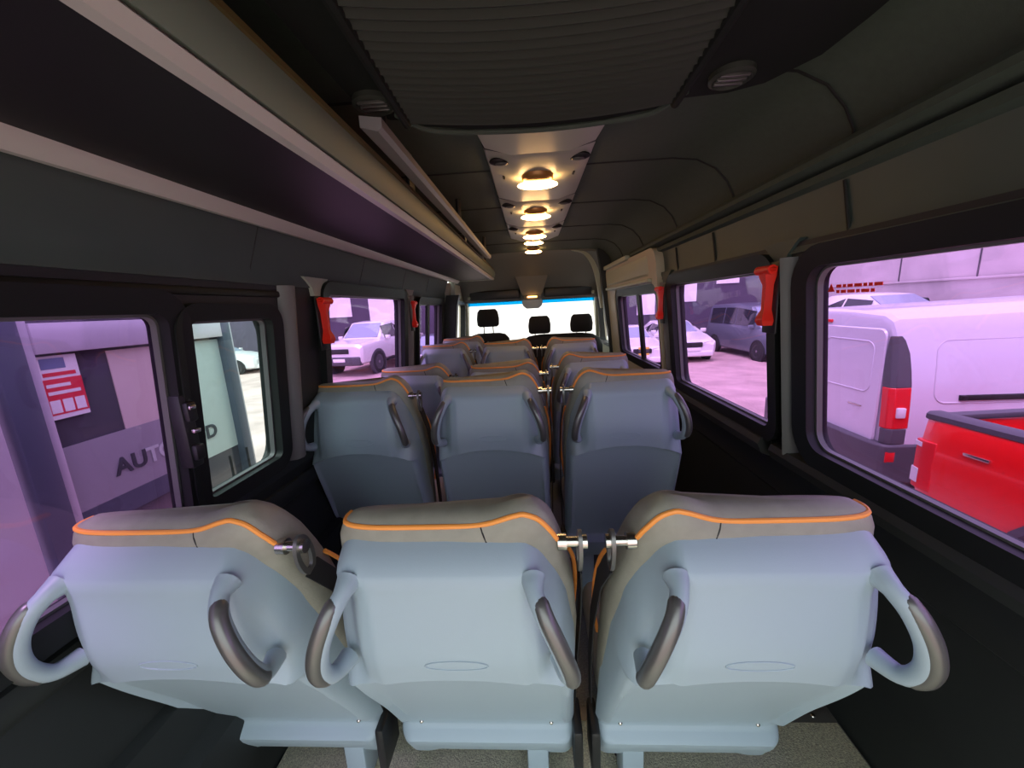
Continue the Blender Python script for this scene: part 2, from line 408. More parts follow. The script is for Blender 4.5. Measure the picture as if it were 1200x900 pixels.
q = MB(); q.prism([(-.372, YB, 1.735), (-.362, YB, 1.735), (-.362, YB, 1.745), (-.372, YB, 1.745)], (0, 4.1-YB, 0)); at(rack, q.build('edge_bead', 'gold', smooth=False))
q = MB(); q.box(-.795, -.38, 4.20, 4.225, 1.645, 1.68, .004); at(rack, q.build('end_cap', 'palegreen'))
for y in (.3, 1.4, 2.5, 3.6):
    q = MB(); q.box(-.40, -.385, y-.03, y+.03, 1.73, 1.90, .004); at(rack, q.build('hanger', 'black'))
q = MB(); q.box(-.79, -.40, YB, YB+.02, 1.675, 1.88, 0); at(rack, q.build('end_cap', 'black'))
rail = empty('hand_rail', (-.33, 2, 1.76), 0, 'grey flat hand rail running under the ceiling beside the luggage rack', 'rail')
q = MB(); q.prism([(-.350, .90, 1.752), (-.312, .90, 1.742), (-.302, .90, 1.75), (-.302, .90, 1.768), (-.350, .90, 1.775)], (0, 2.3, 0)); at(rail, q.build('bar', 'rail'))
for y in (1.0, 2.0, 3.05):
    q = MB(); q.cyl((-.335, y, 1.825), (0, 0, 1), .012, .12, 10); at(rail, q.build('bracket', 'black'))

# air duct with ribbed face
duct = empty('air_duct', (.04, .4, 1.80), 0, 'black ribbed air duct panel hanging from the ceiling nearest the camera', 'air duct')
def dy(x): return 1.01+.06*(1-((x-.04)/.33)**2)
cols = [-.36+.80*k/24 for k in range(25)]
q = MB(); rows = []
ny = 54; yr0 = -.30
for j in range(ny*2+1):
    t = j/(ny*2)
    rows.append([Vector((x*(1-.12*(1-t))+.0, yr0+(dy(x)*.25+.985*.75-.02-yr0)*t, 1.795-.025*(1-((x-.04)/.40)**2)+(.0065 if j % 2 else 0))) for x in [-.27+.61*k/20 for k in range(21)]])
q.grid(rows); at(duct, q.build('ribbed_panel', 'duct', smooth=False))
q = MB()
o_ = [(-.275, YB), (-.285, .95), (-.24, 1.03), (-.14, 1.065), (.04, 1.082), (.20, 1.068), (.31, 1.035), (.355, .95), (.35, YB)]
q.prism([Vector((x, y, 1.80)) for x, y in o_], (0, 0, .07)); at(duct, q.build('housing', 'wing'))
for x in (-.27, .34):
    zz = 1.795-.025*(1-((x-.04)/.40)**2)
    q = MB(); q.tube([(x*.88, YB, zz+.002), (x*.88, -.30, zz+.002), (x*.94, .35, zz+.002), (x, .985, zz+.002)], .010, 8); at(duct, q.build('side_bead', 'wing'))
for s, x0, x1 in ((-1, -.37, -.27), (1, .34, .60)):
    q = MB(); pts = [(x0, YB), (x0, .80), (x0*.97+x1*.03, .90), (x0*.75+x1*.25, .99), ((x0+x1)/2, 1.02), (x1, 1.03), (x1, YB)]
    q.prism([Vector((x, y, 1.815)) for x, y in (pts if s < 0 else [(x0+x1-x, y) for x, y in pts])], (0, 0, .05)); at(duct, q.build('wing_panel', 'wing'))
q = MB(); pts = spline([Vector((x, y+.006, 1.797)) for x, y in o_[1:-1]], 5); q.tube(pts, .007, 8); at(duct, q.build('front_bead', 'ceil'))
for i, (x, y) in enumerate(((-.325, .93), (.44, .94))):
    v = empty('swivel_vent', (x, y, 1.815), 0, ('round black swivel air vent beside the hand rail end', 'round black swivel air vent on the duct wing away from the luggage rack')[i], 'air vent')
    q = MB(); q.lathe((0, 0, 0), (0, 0, -1), [(.045, 0), (.045, .010), (.038, .014), (.034, .008), (.0, .008)], 24); q.build('bezel', 'duct', v)
    for k in (-1, 0, 1):
        q = MB(); q.box(-.030, .030, k*.016-.003, k*.016+.003, -.014, -.006, .001); q.build('louvre', 'grip', v)

# lamp console along the roof
con = empty('lamp_console', (.045, 2.1, 1.86), 0, 'pale overhead console with vents running down the ceiling centre', 'overhead console')
def csec(y, w, d): return [Vector((x, y, z)) for x, z in ((.05-w, 1.886), (.05-w*.96, 1.872), (.05-w*.52, 1.872-d), (.05+w*.52, 1.872-d), (.05+w*.96, 1.872), (.05+w, 1.886))]
q = MB(); q.loft([csec(y, w, d) for y, w, d in ((1.097, .230, .018), (1.20, .205, .022), (1.38, .188, .026))]); at(con, q.build('front_section', 'console', angle=25))
for y0, y1 in ((1.392, 1.975), (1.985, 2.575), (2.585, 3.12)):
    q = MB(); q.loft([csec(y0, .188, .022), csec(y0+.02, .188, .028), csec(y1-.02, .188, .028), csec(y1, .188, .022)]); at(con, q.build('section', 'console', angle=25))
    q = MB(); q.loft([csec(y0-.012, .190, .020), csec(y0, .190, .020)]); at(con, q.build('joint', 'dark', smooth=False))
    for s in (-1, 1):
        q = MB(); q.ball((.05+s*.135, y0+.065, 1.855), .040, .026, .012, 18, 8); v = at(con, q.build('air_vent', 'dark'))
        q = MB(); q.ball((.05+s*.132, y0+.06, 1.845), .022, .012, .006, 12, 6); at(con, q.build('vent_flap', 'grip'))
        q = MB(); q.box(.05+s*.135-.004, .05+s*.135+.004, y0+.22, y0+.25, 1.852, 1.858); at(con, q.build('switch', 'dark', smooth=False))
LAMPS = [(.045, 1.60, 1.845), (.045, 2.15, 1.845), (.045, 2.75, 1.845), (.045, 3.28, 1.884), (.045, 3.80, 1.884)]
for i, (x, y, z) in enumerate(LAMPS):
    l = empty('ceiling_lamp', (x, y, z), 0, ('lit warm ceiling lamp closest to the black ribbed air duct', 'lit warm ceiling lamp second from the ribbed air duct', 'lit warm ceiling lamp third from the ribbed air duct', 'lit warm ceiling lamp just past the end of the pale console', 'lit warm ceiling lamp next to the front header, last of the line')[i], 'ceiling lamp', 'warm lamps along the ceiling')
    q = MB(); q.lathe((0, -.0, 0), (0, 0, -1), [(.062, 0), (.060, .012), (.050, .022), (.02, .026), (0, .026)], 28); q.build('lamp_base', 'amber', l)
    q = MB(); q.ball((0, .012, -.030), .078, .036, .014, 24, 12); q.build('lens', 'lamp', l)

# emergency hammers
def hammer(label, x, y, z, s):
    h = empty('emergency_hammer', (x, y, z), 0, label, 'emergency hammer', 'red emergency hammers between the windows')
    q = MB(); q.loft([[(-s*.004, -w, zz), (-s*.004, w, zz), (-s*d, w*.8, zz), (-s*d, -w*.8, zz)] for w, d, zz in ((.020, .03, -.095), (.026, .036, -.08), (.020, .034, -.065), (.011, .026, -.045), (.012, .026, .03), (.022, .034, .055), (.026, .036, .085))]); q.build('handle', 'red', h)
    q = MB(); q.cyl((-s*.026, 0, .075), (0, 1, 0), .014, .075, 14); q.cyl((-s*.026, .045, .075), (0, 1, 0), .009, .02, 12, .002); q.cyl((-s*.026, -.045, .075), (0, 1, 0), .002, .02, 12, .009); q.build('head', 'red', h)
    q = MB(); q.box(-.004, .004, -.035, .035, -.12, .10, .003); q.build('bracket', 'black', h)
hammer('red emergency hammer left of the window showing the white pickup', -.848, 1.54, 1.345, -1)
hammer('red emergency hammer on the far left pillar past the white pickup window', -.848, 2.74, 1.345, -1)
hammer('red emergency hammer between the grey van window and the big white van window', .757, 1.275, 1.355, 1)
hammer('red emergency hammer between the grey van window and the cream sliding door', .757, 2.29, 1.34, 1)

# sun visors, mirror pod, front headlamp pod
for i, (x0, x1) in enumerate(((-.72, -.12), (.16, .72))):
    v = empty('sun_visor', ((x0+x1)/2, 4.66, 1.50), 0, ('folded black sun visor above the driver seat', 'folded black sun visor above the front passenger bench')[i], 'sun visor')
    w = (x1-x0)/2
    q = MB(); q.box(-w, w, -.02, .02, -.055, .055, .018, 3); q.build('visor_panel', 'black', v)
    q = MB(); q.cyl((-w if i == 0 else w, .0, -.02), (1, 0, 0), .018, .05, 10); q.build('hinge', 'palegreen', v)
pod = empty('mirror_pod', (.02, 4.55, 1.62), 0, 'grey overhead pod with mirror and small lit lamp above the windscreen', 'mirror pod')
q = MB(); q.loft([[(-a, -.02+dd, z), (a, -.02+dd, z), (a*.9, .12, z), (-a*.9, .12, z)] for a, dd, z in ((.20, -.05, .12), (.18, -.035, .05), (.145, -.01, -.05), (.12, 0, -.12), (.10, .01, -.15))]); q.build('housing', 'header', pod)
q = MB(); q.loft([[(-a, -.02, z), (a, -.02, z), (a*.9, .06, z), (-a*.9, .06, z)] for a, z in ((.105, -.19), (.12, -.215), (.11, -.26), (.07, -.295))]); q.build('mirror', 'grip', pod)
q = MB(); q.box(-.10, .10, -.03, .05, -.195, -.15, .01); q.build('mirror_mount', 'header', pod)
q = MB(); q.box(-.055, .055, -.045, -.02, -.170, -.155, .005); q.build('lamp', mat('dim warm lamp', (1, .6, .3), .3, emit=(1, .45, .12), estr=4), pod)

# ------------------------------------------------------------------ passenger seats
L_ = .79
def seat(mirror, recline, hb, name='passenger_chair'):
    """belt side is +u for mirror=1"""
    r = R(recline); es = Vector((0, -math.sin(r), math.cos(r))); et = Vector((0, -math.cos(r), -math.sin(r)))
    B = Vector((0, 0, hb))
    def P(u, s, t): return B+es*(L_-s)+et*t+Vector((mirror*u, 0, 0))
    root = empty(name); zf = .012 if hb < .25 else 0
    wall_w = [(.020, .178), (.034, .192), (.06, .203), (.10, .214), (.22, .234), (.5, .236), (.90, .238)]
    belt_w = [(.020, .138), (.034, .155), (.06, .172), (.10, .192), (.16, .214), (.24, .230), (.5, .234), (.90, .238)]
    def W(s, sg): return interp(belt_w if sg > 0 else wall_w, s)
    S0, AR = .020, .258
    def bend(u): return .052*(abs(u)/.22)**2.2
    def T(s, u):
        up = .040+.050*sst(.018, .050, s)+.044*sst(.04, .22, s)
        up += .006*(1-sst(.128, .146, abs(u)))*sst(.048, .062, s)
        up -= .034*sst(.148, .185, abs(u))*sst(.05, .10, s)*(1-sst(.21, .27, s))
        low = .114-.110*min(1, max(0, (s-AR)/.50))
        low += .016*sst(.202, .212, abs(u))*(1-sst(.70, .76, s))
        m = sst(AR, AR+.010, s)
        t = up*(1-m)+low*m
        if s > .765: t += .034*sst(.768, .790, s)-.018*sst(.80, .9, s)
        return t
    ps = [-1, -.985, -.96, -.93, -.89]+[-.85+1.7*k/44 for k in range(45)]+[.89, .93, .96, .985, 1]
    ss = sorted(set([S0, S0+.002, S0+.005, S0+.01, .046]+[.054+.0085*k for k in range(24)]+[AR, AR+.003, AR+.0065, AR+.010]+[.28+.0125*k for k in range(8)]+[.40+.03*k for k in range(12)]+[.765, .771, .777, .783, .789, .795, .81, .84, .87, .885, .892]))
    rows = []
    for s in ss:
        row = []
        for p in ps:
            w = W(s, 1 if p > 0 else -1); u = w*p
            t = T(s, u)
            e = max(0, (abs(p)-.85)/.15); t = t-(t+.015)*(1-math.sqrt(max(0, 1-e*e)))
            e2 = max(0, 1-(s-S0)/.022); t = t-t*.8*(1-math.sqrt(max(0, 1-min(1, e2)**2)))
            cut = .018*(1-sst(.5, .75, abs(p)))*sst(.87, .892, s)     # shallow relief in the bottom edge
            sb = bend(u)*sst(.10, AR, s)*(1-sst(AR+.03, .60, s))
            row.append(P(u, s-cut+sb, t))
        rows.append(row)
    rows.append([p-et*.05 for p in rows[-1]])
    MB().grid(rows).build('back_shell', 'shell', root, angle=50)
    # upholstery
    uw = [(-.008, .170), (0, .188), (.012, .197), (.03, .204), (.1, .214), (.3, .230), (.79, .222)]
    ub = [(-.008, .150), (0, .168), (.012, .182), (.03, .191), (.06, .200), (.1, .208), (.18, .228), (.3, .236), (.55, .236), (.79, .222)]
    tbk = [(-.008, -.012), (-.004, .002), (.002, .017), (.012, .028), (.03, .038), (.06, .046), (.3, .046), (.76, -.0)]
    tfr = [(-.008, -.030), (0, -.050), (.02, -.070), (.06, -.088), (.3, -.10), (.76, -.09)]
    N = 48
    def upt(s, a):
        c, d = math.cos(a), math.sin(a)
        c = math.copysign(abs(c)**.42, c); d = math.copysign(abs(d)**.5, d)
        u = interp(ub if c > 0 else uw, s)*c; tb, tf = interp(tbk, s), interp(tfr, s)
        hump = -.022*math.exp(-((u-.135)/.05)**2)*(1-sst(.02, .10, s))
        t = (tb+tf)/2+(tb-tf)/2*d
        return u, s+hump+.35*max(0, .005-t)*(1-sst(.03, .12, s)), t
    secs = [[P(*upt(s, 2*PI*k/N)) for k in range(N)] for s in (-.008, -.006, -.003, .002, .008, .016, .03, .05, .07, .1, .14, .2, .3, .4, .5, .6, .7, .76)]
    back = MB().loft(secs).build('backrest', 'upholstery', root, angle=60)
    q = MB(); q.tube([P(.072, .028, .038), P(.066, .014, .031), P(.062, .004, .022)], .0018, 6, smooth=4); q.build('fold_seam', 'dark', back)
    # orange piping
    def bk(u, s):
        w = interp(ub if u > 0 else uw, s); c = min(1, abs(u)/w)**(1/.42); a = math.acos(c)
        return P(*upt(s, a if u > 0 else PI-a))
    l0 = [P(*upt(.004, R(184))), P(*upt(.004, R(177)))]
    pp = [bk(-.186+.012*k, .006) for k in range(28)]
    l1 = [bk(.158, .010), bk(.170, .017), bk(.180, .027), bk(.188, .039), bk(.194, .052), bk(.200, .066)]
    q = MB(); q.tube(l0+pp+l1, .0046, 8, smooth=2); q.build('piping', 'piping', root)
    q = MB(); q.tube([P(*p) for p in ((.222, .16, -.06), (.236, .22, -.08), (.243, .31, -.093), (.240, .42, -.098), (.228, .52, -.095))], .0046, 8, smooth=5); q.build('piping', 'piping', root)
    # grab handles
    for sg in (-1, 1):
        hp = [(.150, .058, .085), (.153, .060, .110), (.165, .076, .136), (.183, .110, .156), (.197, .150, .165), (.203, .188, .162), (.200, .216, .148), (.192, .230, .115)]
        if sg < 0: hp = [(-u-.010*k, s, t) for (u, s, t), k in zip(hp, (1, 1, .9, .6, .3, .1, 0, 0))]
        q = MB(); q.tube([P(*p) for p in hp], .0145, 14, smooth=5, rs=lambda t: .0145+.007*max(0, 1-t/.14)+.004*max(0, (t-.85)/.15)); h = q.build('grab_handle', 'shell', root)
        gp = [(u+sg*.005, s-.001, t+.007) for u, s, t in hp[1:7]]
        q = MB(); q.tube([P(*p) for p in gp], .0135, 14, smooth=5, rs=lambda t: .0135*min(1, .6+t*5, .6+(1-t)*5)); q.build('grip_cover', 'grip', h)
    # oval mark, screws
    q = MB(); pts = [P(.012+.055*math.cos(2*PI*k/36), .212+.012*math.sin(2*PI*k/36), T(.212+.012*math.sin(2*PI*k/36), 0)+.0003) for k in range(37)]; q.tube(pts, .0014, 6); q.build('oval_mark', 'shell', root)
    for u in (-.175, .175):
        q = MB(); c = P(u, .755, T(.755, u)+.001); q.ball(c, .006, .006, .006, 12, 8); q.build('screw', 'chrome', root)
    # belt anchor on the shoulder
    a = MB(); a.tube([P(.196, .062, .01), P(.212, .062, .01)], .015, 16); a.tube([P(.208, .062, .01), P(.234, .062, .01)], .0095, 14); a.tube([P(.240, .062, .01), P(.249, .062, .01)], .013, 16)
    an = a.build('belt_anchor', 'chrome', root)
    def loopn(h, w, dt, c=.088):
        return [P(.233, c+h*math.sin(2*PI*k/24), .008+dt+w*math.cos(2*PI*k/24)) for k in range(24)]
    q = MB(); q.ring(loopn(.048, .025, 0), loopn(.034, .014, 0), (mirror*.007, 0, 0)); q.build('belt_loop', 'grip', an)
    q = MB(); q.strip([P(.238, .125, .006), P(.246, .22, -.03), P(.250, .40, -.06), P(.247, .60, -.075), P(.243, .78, -.06)], et, .045, (1, 0, 0), .003); q.build('seat_belt', 'belt', root)
    q = MB(); q.box(mirror*.243-.012, mirror*.243+.012, -.05, .05, hb-.10, hb+.04, .008); q.build('recliner_cover', 'black', root)
    # cushion and pedestal
    q = MB(); q.box(-.225, .225, .02, .40, hb+.02, hb+.15, .045, 4); q.build('seat_cushion', 'upholstery', root)
    q = MB(); q.box(-.21, .21, .03, .38, hb-.03, hb+.03, .01); q.build('seat_frame', 'black', root)
    u = mirror*.135
    q = MB(); q.box(u-.030, u+.030, .0, .08, zf, hb-.02, .008); q.build('leg', 'shell', root)
    q = MB(); q.box(u-.024, u+.024, .28, .36, 0, hb-.02, .008); q.build('leg', 'shell', root)
    q = MB(); q.box(u-.035, u+.035, .08, .28, .013, .05, .01); q.build('foot_rail', 'black', root)
    return root
protos = {}
def place(x, y, rec, hb, mirror, label, rz=0):
    k = (mirror, rec, hb)
    if k not in protos: o = protos[k] = seat(mirror, rec, hb)
    else: o = copy_tree(protos[k])
    o.location = (x, y, 0); o.rotation_euler = (0, 0, rz)
    tag(o, label, 'seat', 'grey passenger seats with orange piping'); return o
S = 'grey passenger seat with orange piping, '
place(-.690, .84, 16, .24, 1, S+'nearest row, beside the window with the storefront')
place(-.165, .84, 16, .24, 1, S+'nearest row, middle one of three')
place(.366, .84, 16, .24, -1, S+'nearest row, beside the big window with white van')
place(-.716, 1.62, 6, .295, 1, S+'second row, beside the hammer pillar left of white pickup')
place(-.180, 1.62, 6, .295, 1, S+'second row, middle one of three')
place(.354, 1.62, 6, .295, -1, S+'second row, beside the wall under grey van window')
place(-.685, 2.43, 20, .295, 1, S+'third row, under the window with white pickup')
place(-.164, 2.43, 20, .295, 1, S+'third row, behind the middle seat of the second row')
place(.346, 2.43, 14, .295, -1, S+'third row, beside the cream sliding door')
place(-.712, 3.23, 7, .295, 1, S+'fourth row, left of the gangway at the wall')
place(-.200, 3.23, 7, .295, 1, S+'fourth row, next to the gangway, below the mirror pod')
place(.312, 3.23, 7, .295, -1, S+'fourth row, right of the gangway, below two headrests')
place(-.660, 3.80, 9, .305, 1, S+'furthest left one, directly behind the driver seat')

# cab seats
def cab_seat(name, label, xs, y, w, zt, hz, cat):
    t = empty(name, ((xs[0]+xs[-1])/2, y, 0), 0, label, cat); cx = (xs[0]+xs[-1])/2
    q = MB(); secs = []
    for z, ww, d in ((.40, w*.95, .07), (.6, w, .075), (.9, w, .07), (zt-.06, w*.92, .055), (zt-.015, w*.75, .045), (zt, w*.5, .02)):
        secs.append([Vector((ww*math.copysign(abs(math.cos(a))**.5, math.cos(a)), -.06*(z-.4)/.6+d*math.copysign(abs(math.sin(a))**.6, math.sin(a)), z)) for a in [2*PI*k/28 for k in range(28)]])
    q.loft(secs).build('backrest', 'seatcab', t)
    for x in xs:
        q = MB(); secs = []
        for z, ww, d in ((hz, .095, .03), (hz+.02, .118, .045), (hz+.09, .122, .05), (hz+.16, .11, .045), (hz+.19, .085, .025)):
            secs.append([Vector((x-cx+ww*math.copysign(abs(math.cos(a))**.5, math.cos(a)), -.09+d*math.copysign(abs(math.sin(a))**.6, math.sin(a)), z)) for a in [2*PI*k/24 for k in range(24)]])
        h = q.loft(secs).build('headrest', 'seatcab', t)
        for s in (-.05, .05):
            q = MB(); q.tube([(x-cx+s, -.075, zt-.05), (x-cx+s, -.085, hz+.02)], .006, 8); q.build('headrest_post', 'chrome', h)
    q = MB(); q.box(-w, w, .02, .34, .34, .50, .05, 4); q.build('seat_cushion', 'seatcab', t)
    q = MB(); q.box(-w*.9, w*.9, .04, .30, .0, .34, .02); q.build('base', 'black', t)
cab_seat('driver_seat', 'black driver seat with headrest against the bright windscreen', (-.47,), 4.30, .24, 1.085, 1.155, 'seat')
cab_seat('passenger_bench', 'black front passenger bench with two headrests by the windscreen', (.085, .535), 4.30, .46, 1.045, 1.055, 'seat')
db = empty('dashboard', (0, 4.95, 0), 0, 'dark dashboard below the windscreen', 'dashboard')
q = MB(); q.loft([[(x, a, z) for a, z in ((-.18, .35), (-.22, .62), (-.14, .80), (.02, .86), (.14, .85), (.16, .35))] for x in (-.80, .80)]); q.build('dash_body', 'black', db)
q = MB(); q.lathe((-.47, -.27, .82), (0, .8, -.6), [(.19, -.012), (.205, 0), (.19, .012), (.178, 0), (.19, -.012)], 32); q.build('steering_wheel', 'black', db)
q = MB(); q.tube([(-.47, -.27, .82), (-.47, -.10, .70)], .03, 10); q.build('steering_column', 'black', db)

# warning sticker on the big right-hand pane
st = empty('warning_sticker', (.80, .99, 1.36), 0, 'small red warning sticker with triangle on the big pane showing the white van', 'sticker')
def onpane(y, z): return Vector((xr(z-.04)+.020, y, z))-Vector((.80, .95, 1.40))
def flat(name, poly, m, th=-.0012):
    q = MB(); q.prism([onpane(a, b) for a, b in poly], (th, 0, 0)); return q.build(name, m, st, smooth=False)
flat('triangle', [(1.072, 1.395), (1.048, 1.395), (1.060, 1.416)], 'red')
for k, (a, b) in enumerate(((1.405, 1.413), (1.391, 1.399))):
    yy = 1.042
    while yy > .925+.01*k:
        w = random.choice((.010, .016, .022)); flat('print_line', [(yy, a), (yy-w, a), (yy-w, b), (yy, b)], 'red'); yy -= w+.005

# ------------------------------------------------------------------ outdoors
def gz(y):
    return -.65 if y < 5 else (-1.10 if y > 12 else -.65-.45*(y-5)/7)
q = MB(); ys = [-30, -10, 5, 6, 7, 8, 9, 10, 11, 12, 22, 60]
q.grid([[Vector((x, y, gz(y))) for x in (-60, -12, -4, 0, 4, 12, 60)] for y in ys]); struct(q.build('ground', 'asphalt', angle=20))

q = MB(); q.box(8.25, 10.6, 7.8, 12.6, -1.3, -.36, .03); struct(q.build('ground_terrace', 'concrete'))

def wheel(parent, x, y, z, r, side, w=.20):
    q = MB(); q.lathe((x, y, z), (side, 0, 0), [(r*.62, -w/2), (r*.93, -w/2), (r, -w*.36), (r, w*.36), (r*.93, w/2), (r*.66, w/2), (r*.62, w*.38)], 32); t = q.build('wheel', 'tyre', parent)
    q = MB(); q.lathe((x, y, z), (side, 0, 0), [(r*.64, -w*.1), (r*.66, w*.44), (r*.60, w*.40), (r*.57, w*.1), (0, w*.08)], 32)
    for k in range(6):
        a = 2*PI*k/6; d = Vector((0, math.cos(a), math.sin(a))); n_ = Vector((0, -math.sin(a), math.cos(a))); c = Vector((x+side*w*.33, y, z))
        q.loft([[c+d*rr+n_*ww+Vector((side*dx, 0, 0)) for ww, dx in ((-r*.08, -.02), (r*.08, -.02), (r*.06, .015), (-r*.06, .015))] for rr in (0, r*.62)])
    q.cyl((x+side*w*.36, y, z), (side, 0, 0), r*.13, .03, 14); q.build('rim', 'rim', t)

def patch(parent, name, m, P4, inset=(.05, .05, .05, .05), off=.012, th=.012):
    """bilinear patch lifted off four corner points a,b,c,d"""
    a, b, c, d = [Vector(p) for p in P4]
    def bl(u, v): return (a*(1-u)+b*u)*(1-v)+(d*(1-u)+c*u)*v
    n = (b-a).cross(d-a).normalized(); l, r_, lo, hi = inset
    cs = [bl(l, lo), bl(1-r_, lo), bl(1-r_, 1-hi), bl(l, 1-hi)]
    q = MB(); q.loft([[p-n*.0 for p in cs], [p+n*off for p in cs]]); return q.build(name, m, parent, smooth=False)

def car(name, label, cat, loc, rz, paint, st, wheels, r, side_win, ws, rear, sc=1., group=None, front=None, screen='skyglass', arches='tyre', extra=None):
    """st: stations (y, zbot, zbelt, ztop, wbelt, wtop) from nose to tail, nose at local y=0, nose pointing to -y"""
    t = empty(name, loc, rz, label, cat, group); t.scale = (sc, sc, sc)
    secs = []
    for y, zb, zl, zt, wb, wt in st:
        zm = zb+(zl-zb)*.55
        h = [(wb*.86, zb), (wb*.96, zb+.06), (wb*1.005, zm), (wb, zl-.05), (wb*.985, zl), (wt*1.0, zt-.055), (wt*.93, zt-.015), (wt*.70, zt), (0, zt+.012)]
        secs.append([Vector((x, y, z)) for x, z in h]+[Vector((-x, y, z)) for x, z in h[-2::-1]])
    MB().loft(secs).build('body', paint, t, angle=28)
    for i, j, ins in side_win:
        for s in (-1, 1):
            A, B_ = st[i], st[j]
            p = [(s*A[4]*.985, A[0], A[2]), (s*B_[4]*.985, B_[0], B_[2]), (s*B_[5], B_[0], B_[3]-.055), (s*A[5], A[0], A[3]-.055)]
            if s > 0: patch(t, 'side_window', 'carglass', p, ins)
            else: patch(t, 'side_window', 'carglass', [p[1], p[0], p[3], p[2]], (ins[1], ins[0], ins[2], ins[3]))
    i, j = ws; A, B_ = st[i], st[j]
    patch(t, 'windscreen', screen, [(-A[5]*.93, A[0], A[3]), (A[5]*.93, A[0], A[3]), (B_[5]*.9, B_[0], B_[3]-.01), (-B_[5]*.9, B_[0], B_[3]-.01)], (.03, .03, .06, .06), .02)
    i, j = rear; A, B_ = st[i], st[j]
    patch(t, 'rear_window', 'carglass', [(A[5]*.9, A[0], A[3]-.02), (-A[5]*.9, A[0], A[3]-.02), (-B_[5]*.9, B_[0], B_[3]-.02), (B_[5]*.9, B_[0], B_[3]-.02)], (.08, .08, .12, .12), .016)
    for y in wheels:
        for s in (-1, 1):
            wb = interp([(a[0], a[4]) for a in st], y)
            q = MB(); q.lathe((s*(wb-.10), y, r), (s, 0, 0), [(0, 0), (r*1.18, 0), (r*1.18, .118), (r*1.04, .122), (r*1.04, .113), (0, .113)], 28); q.build('wheel_arch', arches, t)
            wheel(t, s*(wb-.07), y, r, r, s)
    wb = st[2][4]
    for s in (-1, 1):
        yb = st[ws[0]][0]+.28; zb = st[ws[0]][2]
        q = MB(); q.box(s*(wb+.09)-.10, s*(wb+.09)+.10, yb-.05, yb+.06, zb+.02, zb+.17, .03, 3); q.box(s*wb-.06, s*wb+.06, yb, yb+.04, zb+.0, zb+.06, .01); q.build('mirror', paint, t)
    f = front or {}
    fy = f.get('y', -.012); w0 = st[0][4]
    z0 = f['lampz']
    for s in (-1, 1):
        q = MB(); xs = sorted((s*w0*.50, s*w0*1.02)); q.loft([[(xs[0], fy+.0+(.0 if s > 0 else .10), z0), (xs[1], fy+(.10 if s > 0 else 0), z0+.02), (xs[1], fy+(.10 if s > 0 else 0), z0+.15), (xs[0], fy+(0 if s > 0 else .10), z0+.13)], [(xs[0], fy+.25, z0), (xs[1], fy+.35, z0+.02), (xs[1], fy+.35, z0+.15), (xs[0], fy+.25, z0+.13)]]); q.build('headlight', 'lens', t)
    q = MB(); q.box(-w0*.46, w0*.46, fy-.02, fy+.12, z0-.05, z0+.13, .03, 2); q.build('grille', f.get('grille', 'black'), t)
    q = MB(); q.box(-w0*.97, w0*.97, fy-.05, fy+.20, f['bz0'], f['bz1'], .05, 3); q.build('front_bumper', f.get('bumper', 'cladding'), t)
    q = MB(); q.box(-.24, .24, fy-.062, fy-.045, f['pz'], f['pz']+.12, .004); q.build('number_plate', 'paper', t)
    if extra: extra(t)
    return t

# white pickup seen through the left rear-quarter windows
def pickup_extra(t):
    q = MB(); q.box(-.86, .86, 3.55, 5.18, 1.05, 1.06); q.build('bed_floor', 'dark', t, smooth=False)
    for s in (-1, 1):
        q = MB(); q.box(s*.90-.07, s*.90+.07, 1.65, 3.35, .38, .46, .03); q.build('side_step', 'black', t)
        q = MB(); q.tube([(s*.80, 3.40, 1.12), (s*.78, 3.44, 1.55), (s*.74, 3.60, 1.60), (s*.78, 4.5, 1.13)], .035, 8, smooth=3); q.build('sport_bar', 'black', t)
    q = MB(); q.box(-.90, .90, 5.16, 5.20, .55, 1.12, .02); q.build('tailgate', 'white', t)
PU = [(0, .50, 1.02, 1.10, .86, .78), (.08, .46, 1.12, 1.20, .93, .84), (.6, .46, 1.17, 1.26, .96, .86), (1.40, .46, 1.22, 1.29, .965, .84), (2.05, .46, 1.24, 1.90, .965, .74), (2.6, .46, 1.24, 1.95, .965, .75), (3.1, .46, 1.24, 1.93, .965, .73), (3.46, .46, 1.24, 1.31, .965, .86), (5.15, .50, 1.21, 1.25, .96, .88), (5.2, .55, 1.12, 1.16, .95, .86)]
car('pickup_truck', 'white crew cab pickup truck with black wheel arches outside the left windows', 'pickup truck', (-7.70, 14.9, -1.10), R(-9), 'white', PU, (1.0, 4.15), .43, [(4, 5, (-.75, .04, .08, .10)), (5, 7, (.04, .34, .08, .10))], (3, 4), (6, 7), 1.1, front=dict(lampz=.90, bz0=.42, bz1=.74, pz=.56, grille='black'), arches='cladding', extra=pickup_extra)
# grey people carrier
MPV = [(0, .30, .80, .86, .80, .70), (.08, .25, .92, .98, .88, .76), (.7, .25, 1.06, 1.12, .93, .80), (1.0, .25, 1.10, 1.16, .935, .80), (1.75, .25, 1.14, 1.84, .935, .76), (2.6, .25, 1.15, 1.93, .935, .78), (3.5, .25, 1.15, 1.93, .935, .78), (4.75, .25, 1.15, 1.90, .93, .78), (4.92, .30, 1.12, 1.80, .92, .77), (5.0, .35, 1.0, 1.2, .90, .80)]
car('people_carrier', 'grey people carrier with long side windows parked against the dark shed', 'van', (9.28, 13.75, -1.10), R(1.5), 'silver', [(a, b, c*1.05, d*1.09, e, f) for a, b, c, d, e, f in MPV], (.95, 4.15), .36, [(4, 5, (-.45, .03, .08, .12)), (5, 6, (.04, .03, .08, .12)), (6, 7, (.04, .08, .08, .12))], (3, 4), (8, 9), 1.0, front=dict(lampz=.78, bz0=.28, bz1=.62, pz=.45, bumper='silver'))
